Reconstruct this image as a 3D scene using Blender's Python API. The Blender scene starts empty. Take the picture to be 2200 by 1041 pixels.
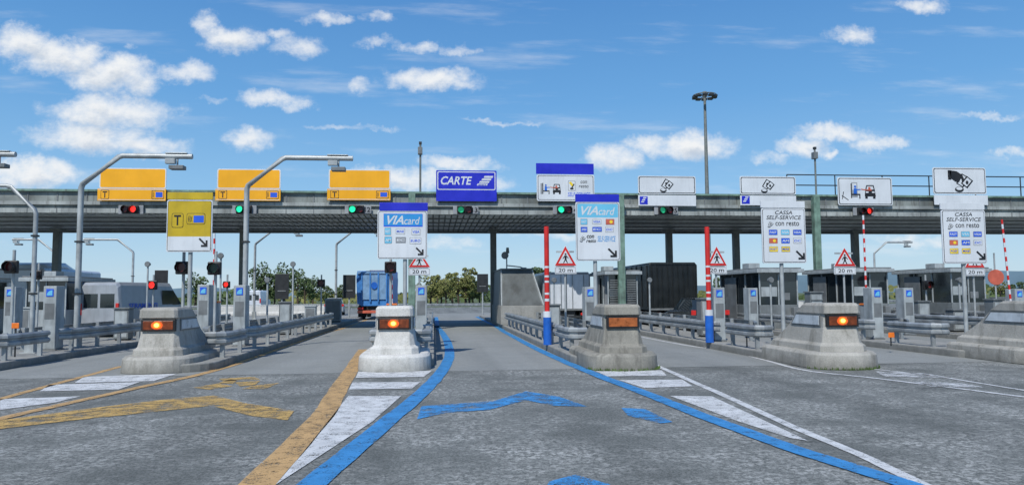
import bpy, math, random
from mathutils import Vector, Matrix
random.seed(7)
D=bpy.data; SC=bpy.context.scene; COL=SC.collection
rad=math.radians
# ---------------- camera ----------------
yaw,pit,rol=rad(6),rad(3.99),rad(0.4)
fh=Vector((math.sin(yaw),math.cos(yaw),0)); R0=Vector((math.cos(yaw),-math.sin(yaw),0)); Zv=Vector((0,0,1))
F=fh*math.cos(pit)+Zv*math.sin(pit); U0=Zv*math.cos(pit)-fh*math.sin(pit)
Uv=U0*math.cos(rol)+R0*math.sin(rol); Rv=R0*math.cos(rol)-U0*math.sin(rol)
C=Vector((0,0,1.7)); FP=1600.
cam=D.cameras.new('camera'); cam.sensor_width=36; cam.lens=36*FP/2200; cam.clip_end=6000; cam.clip_start=.1
co=D.objects.new('camera',cam); COL.objects.link(co)
co.matrix_world=Matrix(((Rv.x,Uv.x,-F.x,C.x),(Rv.y,Uv.y,-F.y,C.y),(Rv.z,Uv.z,-F.z,C.z),(0,0,0,1)))
SC.camera=co
def ray(px,py): return F+Rv*((px-1100)/FP)+Uv*((520.5-py)/FP)
def g(px,py,z=0):   # survey: photo point on the ground -> world
    r=ray(px,py); return C+r*((z-C.z)/r.z)
def w(px,py,Y):     # survey: photo point on a wall standing at world Y -> world
    r=ray(px,py); return C+r*(Y/r.y)
# ---------------- materials ----------------
def nn(nt,t,**k):
    n=nt.nodes.new(t)
    for a,b in k.items(): setattr(n,a,b)
    return n
def base(name):
    m=D.materials.new(name); m.use_nodes=True; nt=m.node_tree; b=nt.nodes['Principled BSDF']; return m,nt,b
def mth(nt,op,a,b=None,c=None,clamp=False):
    n=nn(nt,'ShaderNodeMath',operation=op,use_clamp=clamp)
    for i,x in enumerate((a,b,c)):
        if x is None: continue
        if isinstance(x,(int,float)): n.inputs[i].default_value=x
        else: nt.links.new(x,n.inputs[i])
    return n.outputs[0]
def noise(nt,vec,scale,detail=4,rough=.55):
    n=nn(nt,'ShaderNodeTexNoise'); n.inputs['Scale'].default_value=scale; n.inputs['Detail'].default_value=detail; n.inputs['Roughness'].default_value=rough
    if vec is not None: nt.links.new(vec,n.inputs['Vector'])
    return n.outputs['Fac']
def mix(nt,f,a,b,bt='MIX'):
    n=nn(nt,'ShaderNodeMix',data_type='RGBA',blend_type=bt)
    for s,x in ((0,f),(6,a),(7,b)):
        if isinstance(x,(int,float)): n.inputs[s].default_value=x
        elif isinstance(x,tuple): n.inputs[s].default_value=x+(1,)
        else: nt.links.new(x,n.inputs[s])
    return n.outputs[2]
def mr(nt,v,a,b,c=0,d=1,smooth=False):
    n=nn(nt,'ShaderNodeMapRange'); 
    if smooth: n.interpolation_type='SMOOTHSTEP'
    nt.links.new(v,n.inputs[0])
    for i,x in enumerate((a,b,c,d)): n.inputs[i+1].default_value=x
    return n.outputs[0]
def pos(nt,scale=None):
    n=nn(nt,'ShaderNodeNewGeometry').outputs['Position']
    if scale:
        v=nn(nt,'ShaderNodeVectorMath',operation='MULTIPLY'); nt.links.new(n,v.inputs[0]); v.inputs[1].default_value=scale; return v.outputs[0]
    return n
def M(name,col,rough=.55,metal=0,var=.18,ns=3.,dirt=.0,bump=0,emit=0,spec=.5):
    m,nt,b=base(name); p=pos(nt)
    dk=tuple(c*(1-var*1.6) for c in col)
    f=mr(nt,noise(nt,p,ns,3),.3,.7); c=mix(nt,f,dk,tuple(min(1,c*(1+var*.4)) for c in col))
    if dirt>0:
        s=mr(nt,noise(nt,pos(nt,(3,3,.35)),2.2,5,.65),.5,.72); c=mix(nt,mth(nt,'MULTIPLY',s,dirt),c,(.075,.07,.06))
    nt.links.new(c,b.inputs['Base Color'])
    nt.links.new(mr(nt,f,0,1,rough*.85,min(1,rough*1.15)),b.inputs['Roughness'])
    b.inputs['Metallic'].default_value=metal; b.inputs['Specular IOR Level'].default_value=spec
    if bump:
        bn=nn(nt,'ShaderNodeBump'); bn.inputs['Strength'].default_value=bump; bn.inputs['Distance'].default_value=.02
        nt.links.new(noise(nt,p,ns*9,3),bn.inputs['Height']); nt.links.new(bn.outputs[0],b.inputs['Normal'])
    if emit:
        b.inputs['Emission Color'].default_value=col+(1,); b.inputs['Emission Strength'].default_value=emit
    return m
galv=M('galvanised_steel',(.36,.39,.40),.5,.35,dirt=.4,var=.25,ns=2)
steel=M('pole_steel',(.42,.45,.45),.5,.25,dirt=.25)
dark=M('dark_metal',(.022,.025,.027),.5)
beamd=M('soffit_beam_metal',(.14,.155,.15),.6,dirt=.2)
black=M('black_paint',(.012,.012,.013),.5)
rubber=M('rubber',(.018,.018,.018),.85)
white=M('white_sign_sheet',(.62,.66,.69),.45,var=.07,ns=1,dirt=.12)
greys=M('sign_grey_edge',(.28,.30,.32),.5)
whitep=M('white_vehicle_paint',(.60,.64,.68),.3,var=.05,dirt=.2)
silver=M('silver_vehicle_paint',(.36,.39,.42),.35,.2,var=.08,dirt=.2)
yel=M('amber_yellow_sheet',(.86,.40,.004),.4,var=.07,ns=1,dirt=.05)
yel2=M('mustard_yellow_sheet',(.52,.37,.008),.45,var=.12,ns=2,dirt=.12)
blue=M('deep_blue_sheet',(.010,.018,.48),.45,var=.1,ns=2)
bluet=M('tag_blue',(.02,.10,.62),.4,var=.05)
cyan=M('cyan_sheet',(.14,.48,.68),.4,var=.05)
cyan2=M('strong_cyan_blue_sheet',(.03,.27,.60),.4,var=.05)
red=M('red_paint',(.60,.02,.015),.45,var=.12,dirt=.15)
redd=M('faded_red',(.55,.12,.07),.5)
bluep=M('blue_paint',(.015,.13,.55),.4)
green=M('pale_green_column_paint',(.17,.28,.22),.6,dirt=.6,var=.3)
fas=M('weathered_fascia_metal',(.25,.28,.265),.65,.05,dirt=.75,var=.35,ns=.9)
fas2=M('weathered_fascia_light',(.36,.39,.375),.6,.05,dirt=.7,var=.3,ns=.9)
sof=M('soffit_slat_metal',(.50,.54,.52),.5,.0,dirt=.3,var=.3)
colm=M('column_grey_metal',(.17,.19,.18),.6,dirt=.4)
boothm=M('booth_panel',(.36,.40,.41),.5,dirt=.4)
boothd=M('booth_dark_panel',(.17,.19,.195),.5,dirt=.35)
bootht=M('booth_trim',(.17,.185,.19),.5,dirt=.2)
hutm=M('hut_sheet_metal',(.17,.19,.19),.55,.1,dirt=.5,var=.3,ns=1.5)
hutr=M('hut_rib_metal',(.12,.135,.135),.55,.1,dirt=.5,var=.3,ns=1.5)
tarp=M('black_tarpaulin',(.012,.015,.015),.42,var=.3,ns=2,bump=.8)
trublue=M('tipper_blue',(.05,.22,.56),.5,dirt=.2)
trlight=M('tipper_light_panel',(.20,.36,.56),.5,dirt=.25)
glassd=M('dark_glass',(.02,.028,.032),.06,var=.1,spec=.8)
carp=M('dark_car_paint',(.015,.016,.018),.25,spec=.7)
amber=M('amber_lens',(.20,.045,.012),.25,var=.35,ns=9)
amberp=M('pale_amber_lens',(.42,.12,.03),.3,var=.3,ns=9)
lens=M('clouded_side_lens',(.56,.62,.66),.3,dirt=.25)
glow=M('lit_amber_lamp',(1.,.55,.10),.3,emit=3.,var=.02)
glowh=M('lit_amber_halo',(1.,.22,.02),.3,emit=.9,var=.02)  # halo of the lamp, put in as a glowing disc
glowo=M('lit_amber_halo_outer',(.85,.12,.015),.3,emit=.25,var=.2,ns=20)  # fainter outer halo, a glowing disc added around the lamp
redl=M('lit_red_lamp',(1.,.03,.02),.3,emit=1.3,var=.02)
grnl=M('lit_green_lamp',(.02,1.,.45),.3,emit=1.1,var=.02)
grnd=M('dim_green_lamp',(.02,.5,.22),.3,emit=.35,var=.02)
reddim=M('dark_red_lens',(.12,.006,.006),.25)
grdim=M('dark_green_lens',(.01,.07,.04),.25)
orangep=M('orange_reflector',(.85,.20,.02),.4)
gold=M('card_yellow',(.85,.62,.03),.5)
def concrete(name,a,b_,stain,sc=1.,lowk=.6,sa=.5):
    m,nt,b=base(name); p=pos(nt); st=pos(nt,(2.5,2.5,.5))
    c=mix(nt,mr(nt,noise(nt,p,1.6*sc,6,.65),.32,.68),a,b_)
    c=mix(nt,mr(nt,noise(nt,st,1.8*sc,6,.7),.5,.68,0,sa),c,stain)
    c=mix(nt,mr(nt,noise(nt,p,45,2),.35,.7,0,.3),c,(.10,.10,.09))
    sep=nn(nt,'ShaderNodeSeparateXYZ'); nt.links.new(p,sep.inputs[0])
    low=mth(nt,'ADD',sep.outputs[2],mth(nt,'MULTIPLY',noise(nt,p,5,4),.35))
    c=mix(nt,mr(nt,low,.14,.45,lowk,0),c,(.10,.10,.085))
    nt.links.new(c,b.inputs['Base Color']); b.inputs['Roughness'].default_value=.9
    bn=nn(nt,'ShaderNodeBump'); bn.inputs['Strength'].default_value=.6; bn.inputs['Distance'].default_value=.016
    nt.links.new(noise(nt,p,18,5,.7),bn.inputs['Height']); nt.links.new(bn.outputs[0],b.inputs['Normal'])
    return m
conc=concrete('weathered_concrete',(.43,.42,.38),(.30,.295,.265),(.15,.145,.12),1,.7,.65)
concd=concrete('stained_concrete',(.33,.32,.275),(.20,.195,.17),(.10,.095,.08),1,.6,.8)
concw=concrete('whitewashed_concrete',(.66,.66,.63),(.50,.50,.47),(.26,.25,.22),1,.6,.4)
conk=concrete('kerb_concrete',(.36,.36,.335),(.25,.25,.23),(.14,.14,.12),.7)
def asphalt(name,dk,lt,patch,pcol,crk,ps=.7,dps=.3):
    m,nt,b=base(name); p=pos(nt)
    fine=mr(nt,noise(nt,p,34,5,.9),.40,.60)
    c=mix(nt,fine,dk,lt)
    med=mr(nt,noise(nt,p,ps,6,.72),.40,.60)
    sp=mr(nt,noise(nt,p,12,6,.85),.47,.56)
    c=mix(nt,mth(nt,'MULTIPLY',mth(nt,'MULTIPLY',med,sp),patch),c,pcol)
    lane=mr(nt,noise(nt,pos(nt,(1,.05,1)),.8,3),.42,.68,0,.4)
    c=mix(nt,lane,c,tuple(x*.8 for x in dk))
    dp=mr(nt,noise(nt,p,2.3,6,.8),.56,.66,0,dps); c=mix(nt,dp,c,tuple(x*.55 for x in dk))
    vo=nn(nt,'ShaderNodeTexVoronoi',feature='DISTANCE_TO_EDGE'); vo.inputs['Scale'].default_value=.8
    wv=nn(nt,'ShaderNodeVectorMath',operation='MULTIPLY_ADD'); nz=nn(nt,'ShaderNodeTexNoise'); nz.inputs['Scale'].default_value=3; nz.inputs['Detail'].default_value=5
    nt.links.new(p,nz.inputs['Vector']); nt.links.new(nz.outputs['Color'],wv.inputs[0]); wv.inputs[1].default_value=(.9,.9,0); nt.links.new(p,wv.inputs[2]); nt.links.new(wv.outputs[0],vo.inputs['Vector'])
    ck=mth(nt,'MULTIPLY',mr(nt,vo.outputs['Distance'],0,.012,1,0),mr(nt,noise(nt,p,.35,3),.46,.60))
    c=mix(nt,mth(nt,'MULTIPLY',ck,crk),c,(.03,.03,.03))
    nt.links.new(c,b.inputs['Base Color']); b.inputs['Roughness'].default_value=.9; b.inputs['Specular IOR Level'].default_value=.25
    bn=nn(nt,'ShaderNodeBump'); bn.inputs['Strength'].default_value=.6; bn.inputs['Distance'].default_value=.01
    nt.links.new(noise(nt,p,70,3,.75),bn.inputs['Height']); nt.links.new(bn.outputs[0],b.inputs['Normal'])
    return m
asp=asphalt('coarse_asphalt',(.064,.070,.066),(.205,.218,.206),.9,(.42,.43,.41),.6)
slab=asphalt('worn_concrete_lane',(.185,.197,.19),(.27,.282,.27),.4,(.38,.39,.37),.4,.5,.2)
def paint(name,col,wear,ns=9):
    m,nt,b=base(name); p=pos(nt); out=nt.nodes['Material Output']
    c=mix(nt,mr(nt,noise(nt,p,3,4,.7),.35,.7),tuple(x*.7 for x in col),col); c=mix(nt,mr(nt,noise(nt,p,60,2),.4,.7,0,.4),c,tuple(x*.45 for x in col))
    nt.links.new(c,b.inputs['Base Color']); b.inputs['Roughness'].default_value=.75
    n1=mth(nt,'ADD',mth(nt,'MULTIPLY',noise(nt,p,ns,6,.8),.55),mth(nt,'MULTIPLY',noise(nt,p,60,2,.8),.45))
    f=mr(nt,n1,wear-.035,wear+.035)
    tr=nn(nt,'ShaderNodeBsdfTransparent'); mx=nn(nt,'ShaderNodeMixShader'); nt.links.new(f,mx.inputs[0]); nt.links.new(tr.outputs[0],mx.inputs[1]); nt.links.new(b.outputs[0],mx.inputs[2]); nt.links.new(mx.outputs[0],out.inputs[0])
    return m
pblue=paint('blue_road_paint',(.045,.27,.60),.435,5); pblue2=paint('worn_blue_road_paint',(.05,.28,.62),.478,3)
pyel=paint('ochre_road_paint',(.60,.38,.16),.45,5); pyel2=paint('worn_ochre_road_paint',(.58,.38,.12),.485,3)
pwh=paint('white_road_paint',(.68,.70,.70),.44,5); pwh2=paint('worn_white_road_paint',(.62,.64,.64),.485,3)
# ---------------- mesh builder ----------------
class MB:
    def __init__(s): s.v=[];s.f=[];s.m=[];s.mats=[];s.sm=[]
    def add(s,vs,fs,mat,smooth=False):
        if mat not in s.mats: s.mats.append(mat)
        o=len(s.v); s.v+=[tuple(v) for v in vs]
        for f in fs: s.f.append([i+o for i in f]); s.m.append(s.mats.index(mat)); s.sm.append(smooth)
        return s
    def box(s,x0,x1,y0,y1,z0,z1,mat):
        return s.add([(x0,y0,z0),(x1,y0,z0),(x1,y1,z0),(x0,y1,z0),(x0,y0,z1),(x1,y0,z1),(x1,y1,z1),(x0,y1,z1)],[(0,3,2,1),(4,5,6,7),(0,1,5,4),(1,2,6,5),(2,3,7,6),(3,0,4,7)],mat)
    def tube(s,path,r,mat,n=12,cap=True):
        P=[Vector(p) for p in path]; rs=r if isinstance(r,(list,tuple)) else [r]*len(P); vs=[];fs=[]
        for i,p in enumerate(P):
            t=((P[i+1]-p) if i<len(P)-1 else Vector()); 
            if t.length: t.normalize()
            if i>0: t=t+(p-P[i-1]).normalized()
            t.normalize(); a=Vector((1,0,0)) if abs(t.x)<.7 else Vector((0,1,0)); b1=t.cross(a).normalized(); b2=t.cross(b1)
            for k in range(n):
                th=2*math.pi*k/n; vs.append(p+(b1*math.cos(th)+b2*math.sin(th))*rs[i])
        for i in range(len(P)-1):
            for k in range(n): fs.append((i*n+k,i*n+(k+1)%n,(i+1)*n+(k+1)%n,(i+1)*n+k))
        s.add(vs,fs,mat,True)
        if cap:
            s.add(vs[:n],[tuple(range(n))],mat); s.add(vs[-n:],[tuple(range(n))],mat)
        return s
    def prism(s,pts,y0,y1,mat):   # pts in x,z
        n=len(pts); vs=[(a,y0,b) for a,b in pts]+[(a,y1,b) for a,b in pts]
        return s.add(vs,[tuple(range(n)),tuple(range(2*n-1,n-1,-1))]+[(i,i+n,(i+1)%n+n,(i+1)%n) for i in range(n)],mat)
    def side(s,pts,x0,x1,mat):    # pts in y,z
        n=len(pts); vs=[(x0,a,b) for a,b in pts]+[(x1,a,b) for a,b in pts]
        return s.add(vs,[tuple(range(n)),tuple(range(2*n-1,n-1,-1))]+[(i,i+n,(i+1)%n+n,(i+1)%n) for i in range(n)],mat)
    def flat(s,pts,y,mat): return s.add([(a,y,b) for a,b in pts],[tuple(range(len(pts)))],mat)
    def loft(s,rings,mat,smooth=False):
        n=len(rings[0]); vs=[v for r in rings for v in r]; fs=[]
        for i in range(len(rings)-1):
            for k in range(n): fs.append((i*n+k,i*n+(k+1)%n,(i+1)*n+(k+1)%n,(i+1)*n+k))
        fs.append(tuple(range(n-1,-1,-1))); fs.append(tuple(range((len(rings)-1)*n,len(rings)*n)))
        return s.add(vs,fs,mat,smooth)
    def obj(s,name,parent=None,bevel=0,label=None,loc=(0,0,0),kind=None):
        me=D.meshes.new(name); me.from_pydata(s.v,[],s.f); me.polygons.foreach_set('material_index',s.m); me.polygons.foreach_set('use_smooth',s.sm)
        for m in s.mats: me.materials.append(m)
        me.update(); o=D.objects.new(name,me); COL.objects.link(o); o.location=loc
        if parent: o.parent=parent
        if bevel:
            b=o.modifiers.new('bevel','BEVEL'); b.width=bevel; b.segments=2; b.limit_method='ANGLE'
        if label: o['label']=label
        if kind: o['kind']=kind
        return o
def thing(name,label,cat,loc,group=None):
    e=D.objects.new(name,None); COL.objects.link(e); e.location=loc; e.empty_display_size=.2
    e['label']=label; e['category']=cat
    if group: e['group']=group
    return e
def clone(o,loc=None,parent=None):
    c=o.copy(); COL.objects.link(c)
    if loc is not None: c.location=loc
    if parent: c.parent=parent
    for ch in list(o.children): clone(ch,None,c)
    return c
def struct(mb,name,label,**k):
    o=mb.obj(name,**k); o['kind']='structure'; o['label']=label; o['category']=name.replace('_',' '); return o
TC={}
def textmesh(t,bold,sh):
    k=(t,bold,sh)
    if k in TC: return TC[k]
    c=D.curves.new('t','FONT'); c.body=t; c.shear=sh; c.offset=.022 if bold else .008; c.resolution_u=3; c.fill_mode='FRONT'
    o=D.objects.new('t',c); COL.objects.link(o); dg=bpy.context.evaluated_depsgraph_get(); dg.update()
    me=D.meshes.new_from_object(o.evaluated_get(dg)); vs=[(v.co.x,v.co.y) for v in me.vertices]; fs=[tuple(p.vertices) for p in me.polygons]
    D.objects.remove(o); D.meshes.remove(me)
    x0=min(v[0] for v in vs);x1=max(v[0] for v in vs);y0=min(v[1] for v in vs);y1=max(v[1] for v in vs)
    TC[k]=([((a-x0)/(x1-x0),(b-y0)/(y1-y0)) for a,b in vs],fs); return TC[k]
def circ(cx,cz,rx,rz=None,n=20,a0=0,a1=360):
    rz=rz or rx; k=n if a1-a0>=360 else n-1
    return [(cx+rx*math.cos(rad(a0+(a1-a0)*i/k)),cz+rz*math.sin(rad(a0+(a1-a0)*i/k))) for i in range(n)]
def rr(x0,z0,x1,z1,r):
    o=[]
    for cx,cz,a in ((x1-r,z1-r,0),(x0+r,z1-r,90),(x0+r,z0+r,180),(x1-r,z0+r,270)): o+=circ(cx,cz,r,r,5,a,a+90)
    return o
# ---------------- ground ----------------
grass=M('roadside_grass',(.11,.14,.05),.95,var=.4,ns=.2)
struct(MB().add([(-3000,-200,-.03),(3000,-200,-.03),(3000,4000,-.03),(-3000,4000,-.03)],[(0,1,2,3)],grass),'ground','dry green ground around the toll plaza')
struct(MB().add([(-90,-30,-.004),(120,-30,-.004),(120,105,-.004),(-90,105,-.004)],[(0,1,2,3)],asp),'road','coarse worn grey asphalt of the toll plaza')
struct(MB().add([(-60,16.9,0),(80,16.9,0),(80,70,0),(-60,70,0)],[(0,1,2,3)],slab),'lane_pavement','smoother pale grey pavement through the toll lanes')
def catmull(P,n=6):
    o=[]
    for i in range(len(P)-1):
        p0=P[max(i-1,0)];p1=P[i];p2=P[i+1];p3=P[min(i+2,len(P)-1)]
        for k in range(n):
            t=k/n; o.append(.5*((2*p1)+(p2-p0)*t+(2*p0-5*p1+4*p2-p3)*t*t+(3*p1-p0-3*p2+p3)*t**3))
    o.append(P[-1]); return o
def mark(mb,name,label): return struct(mb,name,label)
def stripe(pts,hw,mat,label,z=.005,name='lane_line'):
    P=catmull([g(a,b) if not isinstance(a,Vector) else a for a,b in pts]); L=[];R=[]
    for i,p in enumerate(P):
        t=(P[min(i+1,len(P)-1)]-P[max(i-1,0)]); t.z=0; t.normalize(); n=Vector((-t.y,t.x,0)); j=random.uniform(-.01,.01)
        L.append((p.x+n.x*(hw+j),p.y+n.y*(hw+j),z)); R.append((p.x-n.x*(hw-j),p.y-n.y*(hw-j),z))
    m=len(L); return mark(MB().add(L+R,[(i,i+1,m+i+1,m+i) for i in range(m-1)],mat),name,label)
def patch(pts,mat,label,z=.005,name='road_marking'):
    return mark(MB().add([(g(a,b).x,g(a,b).y,z) for a,b in pts],[tuple(range(len(pts)))],mat),name,label)
V=Vector
stripe([(440,1230),(668,1041),(832,905),(905,845),(950,795),(966,757),(955,722),(938,700),(V((.17,40,0)),0),(V((.17,58,0)),0)],.14,pblue,'blue line curving into the card lane',.009)
stripe([(2400,1190),(1935,1036),(1700,962),(1510,893),(1390,846),(1262,797),(1160,752),(1085,713),(V((3.3,40,0)),0),(V((3.3,58,0)),0)],.13,pblue,'blue line along the kerb of the card lane',.009)
stripe([(2400,1240),(1975,1036),(1840,973),(1700,915),(1540,842),(1395,778)],.07,pwh,'thin white line beside the blue line')
stripe([(V((8.15,50,0)),0),(V((8.15,26,0)),0),(1560,752),(1640,772),(1730,795),(1880,812),(2200,852),(2400,880)],.06,pwh,'thin white line of the cash lane')
stripe([(1870,792),(2000,806),(2200,838),(2400,868)],.05,pwh,'thin white line by the kerb')
stripe([(380,1240),(553,1041),(690,895),(728,835),(760,785),(782,750)],.17,pyel,'wide worn ochre line left of the splitter')
stripe([(-300,972),(0,899),(290,834),(470,793),(620,742),(700,714),(V((-4.7,40,0)),0),(V((-4.7,56,0)),0)],.105,pyel,'ochre line along the telepass lane',.009)
stripe([(-300,945),(0,857),(120,824),(262,786)],.085,pyel,'ochre line before the concrete nose')
stripe([(-300,832),(0,783),(180,757),(310,736)],.09,pyel,'ochre line along the next toll lane')
WB='white chevron bar before the concrete nose'
for pts in ([(748,850),(862,850),(800,905),(592,1041),(640,985),(700,910)],[(757,821),(903,820),(885,834),(750,836)],[(770,798),(928,796),(910,809),(764,811)],
  [(1280,797),(1422,795),(1432,806),(1305,808)],[(1330,816),(1466,815),(1488,829),(1385,833)],[(1440,850),(1530,851),(1735,946),(1700,941),(1590,906)],
  [(180,809),(380,802),(330,818),(160,822)],[(105,826),(300,820),(255,836),(86,840)],[(0,857),(172,851),(120,864),(0,880)],
  [(1880,797),(1985,801),(2050,812),(1900,808)],[(1960,818),(2060,822),(2120,832),(2000,830)]):
    patch(pts,pwh if pts[0][0]<1800 else pwh2,WB)
patch([(-120,925),(0,902),(200,876),(350,858),(460,849),(530,866),(632,882),(618,902),(540,893),(455,871),(360,881),(150,903),(0,921),(-120,942)],pyel2,'worn ochre direction arrow on the asphalt')
patch([(905,872),(1060,861),(1130,840),(1200,851),(1262,873),(1190,871),(1130,859),(1050,880),(960,886),(896,900)],pblue2,'worn blue direction arrow on the asphalt')
patch([(1335,876),(1385,878),(1445,906),(1420,909),(1350,893)],pblue2,'worn blue arrow fragment on the asphalt')
patch([(1180,1034),(1235,1019),(1310,1040),(1350,1090),(1150,1090)],pblue2,'worn blue arrow head on the asphalt')
mb=MB()
for pts in ([(470,813),(545,809),(560,815),(480,819)],[(415,832),(470,823),(500,829),(450,836)],[(505,821),(560,817),(548,826),(515,829)],[(540,828),(600,822),(570,835),(520,835)],[(470,822),(495,814),(510,816),(500,824)]):
    mb.add([(g(a,b).x,g(a,b).y,.005) for a,b in pts],[tuple(range(len(pts)))],pyel2)
mark(mb,'road_marking','worn ochre vehicle symbol on the asphalt')
# ---------------- islands ----------------
XI=[-21.2,-16.1,-11.0,-5.9,-.85,4.25,9.3,14.35,19.4,24.5,29.6]
for x in XI:
    o=[]
    for i in range(13):
        a=math.pi+math.pi*i/12; o.append((x+.86*math.cos(a),18.4+.9*math.sin(a)))
    o+= [(x+.86,56),(x-.86,56)]; n=len(o)
    a=MB().add([(p,q,0) for p,q in o]+[(p,q,.19) for p,q in o],[tuple(range(n,2*n))]+[(i,(i+1)%n,(i+1)%n+n,i+n) for i in range(n)],conk)
    struct(a,'traffic_island','low grey concrete kerbed island between toll lanes',bevel=.03)
# ---------------- concrete noses ----------------
def outl(hw,yf,nd,yb,z,e,n=18):
    o=[]
    for i in range(n+1):
        a=math.pi+math.pi*i/n; c,s_=math.cos(a),math.sin(a)
        o.append((hw*math.copysign(abs(c)**(2/e),c),yf+nd*(1-abs(s_)**(2/e)),z))
    return o+[(hw*.96,yb,z),(-hw*.96,yb,z)]
def blk(hw,yf,c,yb,z):   # chamfered block outline
    return [(-hw,yf+c,z),(-hw+c,yf,z),(hw-c,yf,z),(hw,yf+c,z),(hw,yb,z),(-hw,yb,z)]
def bumper(x,y,mat,lab,lit):
    r=thing('crash_bumper',lab,'concrete crash bumper',(x,y,0),'concrete noses in front of the toll islands')
    MB().loft([outl(.84,0,.8,3.0,0,2.4),outl(.82,.03,.8,3.0,.31,2.4),outl(.76,.09,.76,3.0,.37,2.4)],mat,False).obj('plinth',r,.015)
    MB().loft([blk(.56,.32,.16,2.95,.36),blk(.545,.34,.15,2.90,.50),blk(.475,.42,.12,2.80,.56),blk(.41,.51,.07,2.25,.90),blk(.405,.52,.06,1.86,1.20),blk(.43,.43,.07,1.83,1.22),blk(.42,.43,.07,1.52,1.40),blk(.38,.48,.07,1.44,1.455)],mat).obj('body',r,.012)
    MB().box(-.375,.375,.455,.56,.92,1.19,black).obj('lamp_housing',r,.01)
    if lit:
        MB().box(-.33,-.10,.445,.50,.955,1.155,amber).obj('lamp_lens',r,.008); MB().box(.10,.33,.445,.50,.955,1.155,amber).obj('lamp_lens',r,.008)
        MB().box(-.098,.098,.447,.50,.955,1.155,amberp).obj('lamp_lens',r,.008)
        px=-.02; MB().prism(circ(px,1.055,.13,.095,18),.437,.444,glowo).obj('reflector',r)  # added glow disc that imitates the outer halo of the lamp
        MB().prism(circ(px,1.055,.085,.07,18),.426,.436,glowh).prism(circ(px,1.06,.05,.045,14),.412,.425,glow).obj('lamp',r)
    else:
        MB().box(-.33,.33,.445,.50,.955,1.155,amberp).obj('lamp_lens',r,.008)
    for sx in (-1,1):
        x0,x1=sorted((sx*.41,sx*.428)); MB().side([(.68,.925),(2.09,.925),(1.83,1.19),(.68,1.19)],x0,x1,bootht).obj('lens_frame',r,.003)
        x0,x1=sorted((sx*.429,sx*.442)); MB().side([(.72,.955),(2.0,.955),(1.79,1.165),(.72,1.165)],x0,x1,lens).obj('side_lens',r,.004)
    return r
for (a,b),x,mat,lab,lit in (((345,803),-6.25,conc,'grey concrete nose with lit amber lamp, weathered',1),((852,799),-.9,concw,'whitewashed concrete nose with lit amber lamp',1),((1325,797),4.28,concd,'stained brown-grey concrete nose with dull amber lamp',0),((1790,795),9.2,conc,'mossy grey concrete nose with lit amber lamp',1),((2215,786),14.4,conc,'pale grey concrete nose beside the cash lane',0)):
    bumper(x,g(a,b).y,mat,lab,lit)
moss=M('kerb_weeds',(.08,.14,.03),.9,var=.4)
mb=MB()
for i in range(420):
    cx=random.choice([(4.28,g(1325,797).y),(9.2,g(1790,795).y)]); a=random.uniform(math.pi*1.1,math.pi*1.95); rr_=.90+random.uniform(-.02,.05)
    x=cx[0]+rr_*math.cos(a)*.96; y=cx[1]+.82+rr_*.96*math.sin(a); h=random.uniform(.02,.09); d=random.uniform(-.03,.03)
    mb.add([(x-.012,y,0),(x+.012,y,0),(x+d,y+d,h)],[(0,1,2)],moss)
o=mb.obj('weeds'); o['kind']='stuff'; o['label']='small green weeds along the concrete plinth edges'; o['category']='weeds'
# ---------------- guard rails ----------------
def guardrail(path,side,lab='galvanised steel guard rail on the island kerb'):
    P=[Vector((a,b,0)) for a,b in path]; o0=P[0]; r=thing('guard_rail',lab,'guard rail',(o0.x,o0.y,.19 if o0.y<56 else 0),'guard rails along the toll islands')
    prof=[(0,.31),(.03,.315),(.075,.27),(.075,.21),(.01,.17),(.01,.14),(.075,.10),(.075,.04),(.03,-.005),(0,0)]
    vs=[];fs=[];n=len(prof)
    for i,p in enumerate(P):
        t=P[min(i+1,len(P)-1)]-P[max(i-1,0)]; t.normalize(); nr=Vector((t.y,-t.x,0))*side
        for a,b in prof: q=p-o0+nr*a; vs.append((q.x,q.y,.33+b))
    for i in range(len(P)-1):
        for k in range(n-1): fs.append((i*n+k,i*n+k+1,(i+1)*n+k+1,(i+1)*n+k))
    MB().add(vs,fs,galv).obj('rail',r)
    L=0; nxt=.5; me=None
    for i in range(len(P)-1):
        d=(P[i+1]-P[i]).length
        while nxt<L+d:
            q=P[i].lerp(P[i+1],(nxt-L)/d)-o0; t=(P[i+1]-P[i]).normalized(); nr=Vector((t.y,-t.x,0))*side; q=q-nr*.06
            if me is None:
                me=MB().box(-.05,.05,-.04,.04,0,.66,galv).obj('post',r,loc=q)
            else:
                c=me.copy(); c.parent=r; c.location=q; COL.objects.link(c)
            nxt+=1.6
        L+=d
    return r
for i,x in enumerate(XI[2:]):
    for sd in (-1,1):
        X=x+sd*.74; iy=1 if (x<1.5) else -1
        if sd==iy or abs(x-1.7)<6:
            guardrail([(X-sd*.45,19.25),(X-sd*.2,19.2),(X-sd*.03,19.3),(X,19.5),(X,21.2)],sd)
        guardrail([(X-sd*.25,22.3),(X-sd*.05,22.5),(X,23),(X,30),(X,39 if x!=4.25 else 36.5)],sd)
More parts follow.
